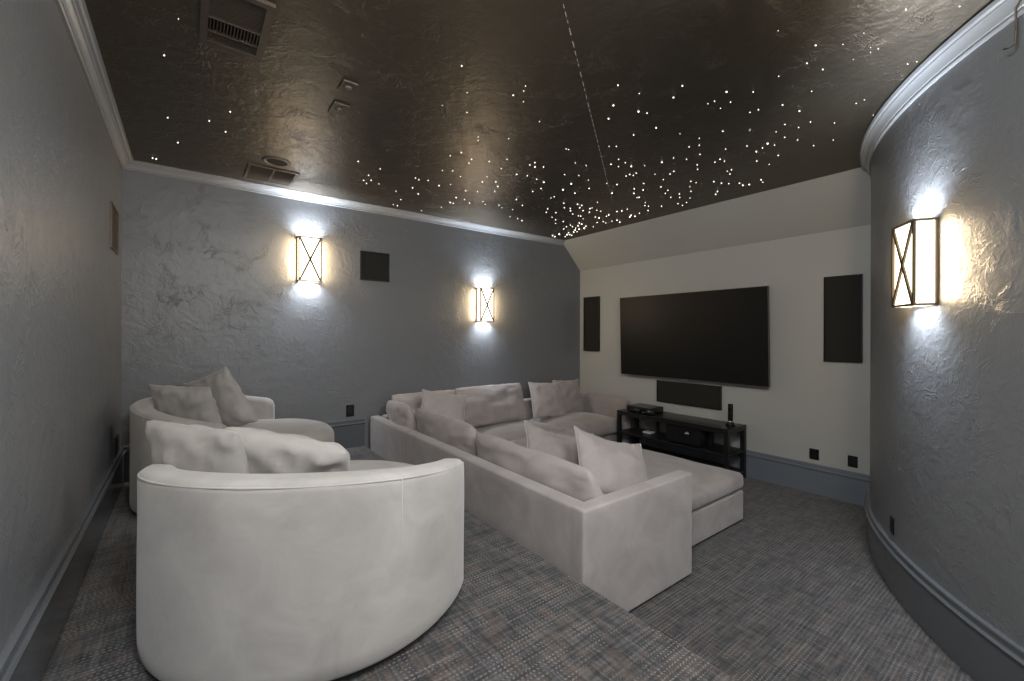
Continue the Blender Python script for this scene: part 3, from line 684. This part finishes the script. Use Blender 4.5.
# along the platform side (they lean towards -x): width runs along y
bc('long taupe back cushion nearest the camera, behind the front square pillow', (1.735, 2.085, 0.582), 90, 19, 1.16, 0.42, 0.24, K, seed=1, slump=0.02)
bc('long taupe back cushion second from the near arm of the sectional', (1.735, 3.17, 0.608), 90, 18, 0.99, 0.44, 0.24, K, seed=2, slump=0.02)
bc('plump taupe back cushion at the left end of the sectional, farthest from the near arm', (1.705, 3.985, 0.615), 86, 22, 0.64, 0.42, 0.24, K, seed=3, slump=0.01)
# along the sconce wall: width runs along x, lean towards +y
bc('taupe back cushion under the right sconce, lit white along its top', (2.86, 4.16, 0.655), 0, 16, 0.94, 0.46, 0.20, K, seed=5, rn=0.02)
bc('taupe back cushion against the far wall in the left corner of the sectional', (2.05, 4.19, 0.635), 0, 14, 0.76, 0.46, 0.18, K, seed=6, rn=0.02)
pillow('square pillow propped diagonally in the left corner of the sectional', g2, (2.0, 3.76, 0.72), -18, 40, 0.45, 0.45, 0.15, Q, seed=7, roll=-12)
pillow('pale square pillow standing against the far wall, left of its darker neighbour', g2, (3.67, 4.10, 0.645), -4, 20, 0.50, 0.46, 0.16, Q, seed=8, roll=-4)
pillow('taupe square pillow standing in the far right corner of the sectional', g2, (4.13, 4.19, 0.635), 0, 14, 0.48, 0.46, 0.15, K, seed=9, roll=-2)
pillow('square pillow lying low behind the near back cushion, mostly hidden', g2, (2.34, 2.44, 0.575), -10, 50, 0.60, 0.46, 0.13, K, seed=10, roll=-20, slump=0.07)
pillow('large pale square pillow tilted up beside the near arm of the sectional', g2, (2.33, 1.93, 0.585), -8, 46, 0.54, 0.50, 0.16, Q, seed=11, roll=-24, slump=0.04)

# ------------------------------------------------------------------ round swivel chairs
def round_chair(cx, cy, open_az, label, shell_seed):
    root = thing('cuddle_chair', label, 'armchair', (cx, cy, ZP), 0, 'round cream swivel chairs')
    Ro, Ri = 0.643, 0.525; half = 98.0        # wrap half-angle about the back
    back = open_az + 180
    m_ = M['chair']
    bm = bmesh.new(); n = 96; rings = []
    for k in range(n + 1):
        d = -half + 2 * half * k / n; az = rad(back + d)
        top = 0.597 + 0.103 * math.cos(rad(d))
        e = (half - abs(d)) / 7.0                     # rounding at the two front ends
        sh = math.sqrt(max(0.0, 1 - (1 - min(1, e)) ** 2)) if e < 1 else 1.0
        th = (Ro - Ri) / 2 * (0.25 + 0.75 * sh); rm = (Ro + Ri) / 2; tp = top - 0.045 * (1 - sh)
        r_ = min(0.036, th * 0.9)
        sec = []
        zb = 0.03
        outer = [(rm + th - 0.012, zb), (rm + th, zb + 0.015)]
        for q in range(1, 12): outer.append((rm + th, zb + 0.015 + (tp - r_ - zb - 0.015) * q / 12))
        for q in range(0, 7): a_ = q * PI / 12; outer.append((rm + th - r_ + r_ * math.cos(a_), tp - r_ + r_ * math.sin(a_)))
        inner = []
        for q in range(0, 7): a_ = PI / 2 + q * PI / 12; inner.append((rm - th + r_ + r_ * math.cos(a_), tp - r_ + r_ * math.sin(a_)))
        inner += [(rm - th, tp - r_ - (tp - r_ - zb) * q / 6) for q in range(1, 7)]
        ring = []
        for rr, z in outer + inner:
            nz = noise.noise(Vector((math.cos(az) * 2.2 + shell_seed, math.sin(az) * 2.2, z * 3.0)))
            rr2 = rr + 0.004 * nz
            ring.append(bm.verts.new((rr2 * math.cos(az), rr2 * math.sin(az), z + 0.003 * nz * (z > .3))))
        rings.append(ring)
    kk = len(rings[0])
    for A, B in zip(rings, rings[1:]):
        for i in range(kk): bm.faces.new((A[i], A[(i + 1) % kk], B[(i + 1) % kk], B[i]))
    bm.faces.new(rings[0]); bm.faces.new(rings[-1][::-1])
    obj('backrest', bm, m_, root, True)
    # piping round the outer top edge, and two upright seams
    b = bmesh.new(); pts = []
    for k in range(81):
        d = -half * .95 + 2 * half * .95 * k / 80; az = rad(back + d); top = 0.597 + 0.103 * math.cos(rad(d))
        pts.append(((Ro - 0.004) * math.cos(az), (Ro - 0.004) * math.sin(az), top - 0.020))
    tube_path(b, pts, 0.0038, 6)
    for d in (-55, 50):
        az = rad(back + d); top = 0.597 + 0.103 * math.cos(rad(d)) - .02
        tube_path(b, [((Ro - 0.001) * math.cos(az), (Ro - 0.001) * math.sin(az), z) for z in (0.05, 0.2, 0.4, top)], 0.002, 6)
    obj('piping', b, m_, root, True)
    # seat platform and seat cushion, both fuller on the open side
    def rad_at(azd, full):
        d = abs((azd - open_az + 180) % 360 - 180)
        t_ = min(1, max(0, (d - 66) / 12)); t_ = t_ * t_ * (3 - 2 * t_)
        return full * (1 - t_) + (Ri - 0.004) * t_
    def disc(name, full, z0, z1, crown, edge):
        bm = bmesh.new(); n = 96; rings = []
        prof = []
        for q in range(0, 7): a_ = -PI / 2 + q * PI / 12; prof.append((1, -edge + edge * math.cos(a_), z0 + edge + edge * math.sin(a_)))
        for q in range(0, 7): a_ = q * PI / 12; prof.append((1, -edge + edge * math.cos(a_), z1 - edge + edge * math.sin(a_)))
        for f_ in (0.85, 0.7, 0.5, 0.3, 0.12): prof.append((f_, -edge * f_, z1))
        for fr, off, z in prof:
            ring = []
            for k in range(n):
                azd = 360 * k / n; r0 = (rad_at(azd, full)) * fr + off; az = rad(azd)
                x, y = r0 * math.cos(az), r0 * math.sin(az)
                zz = z + (crown * (1 - min(1, r0 / full) ** 2.2) if z > (z0 + z1) / 2 else 0)
                zz += 0.006 * noise.noise(Vector((x * 3, y * 3, z + shell_seed)))
                ring.append(bm.verts.new((x, y, zz)))
            rings.append(ring)
        for A, B in zip(rings, rings[1:]):
            for k in range(n): bm.faces.new((A[k], A[(k + 1) % n], B[(k + 1) % n], B[k]))
        bm.faces.new(rings[0][::-1]); bm.faces.new(rings[-1])
        return obj(name, bm, m_, root, True)
    disc('seat_base', 0.615, 0.03, 0.235, 0.0, 0.02)
    disc('seat_cushion', 0.628, 0.242, 0.405, 0.045, 0.06)
    b = bmesh.new(); bmesh.ops.create_cone(b, cap_ends=True, segments=64, radius1=0.605, radius2=0.605, depth=0.03, matrix=Matrix.Translation((0, 0, 0.015)))
    obj('plinth', b, M['plinth'], root)
    return root
round_chair(0.50, 2.085, 50, 'round cream velvet swivel chair nearest the camera, seen from its curved back', 1)
round_chair(0.345, 3.79, -20, 'round cream velvet swivel chair farther back, against the dark wall corner', 5)
g3 = 'cream pillows on the round chairs'
ch = M['chair']
pillow('cream pillow at the left of the nearest round chair, leaning on its back', g3, (0.065, 2.12, 0.925), -52, -22, 0.46, 0.44, 0.19, ch, seed=21, roll=-3, pipe=False, rnd=.05)
pillow('wide cream pillow at the right of the nearest round chair, wrinkled face to camera', g3, (0.34, 1.98, 0.905), -40, -33, 0.52, 0.42, 0.21, ch, seed=22, roll=-14, pipe=False, rnd=.10, fold=.016)
pillow('cream pillow at the left of the farther round chair', g3, (0.01, 3.72, 0.93), -44, -22, 0.45, 0.43, 0.17, ch, seed=23, roll=-2, pipe=False)
pillow('tall cream pillow with its corner up on the farther round chair', g3, (0.20, 3.84, 0.97), -50, -18, 0.46, 0.45, 0.17, ch, seed=24, roll=19, pipe=False)
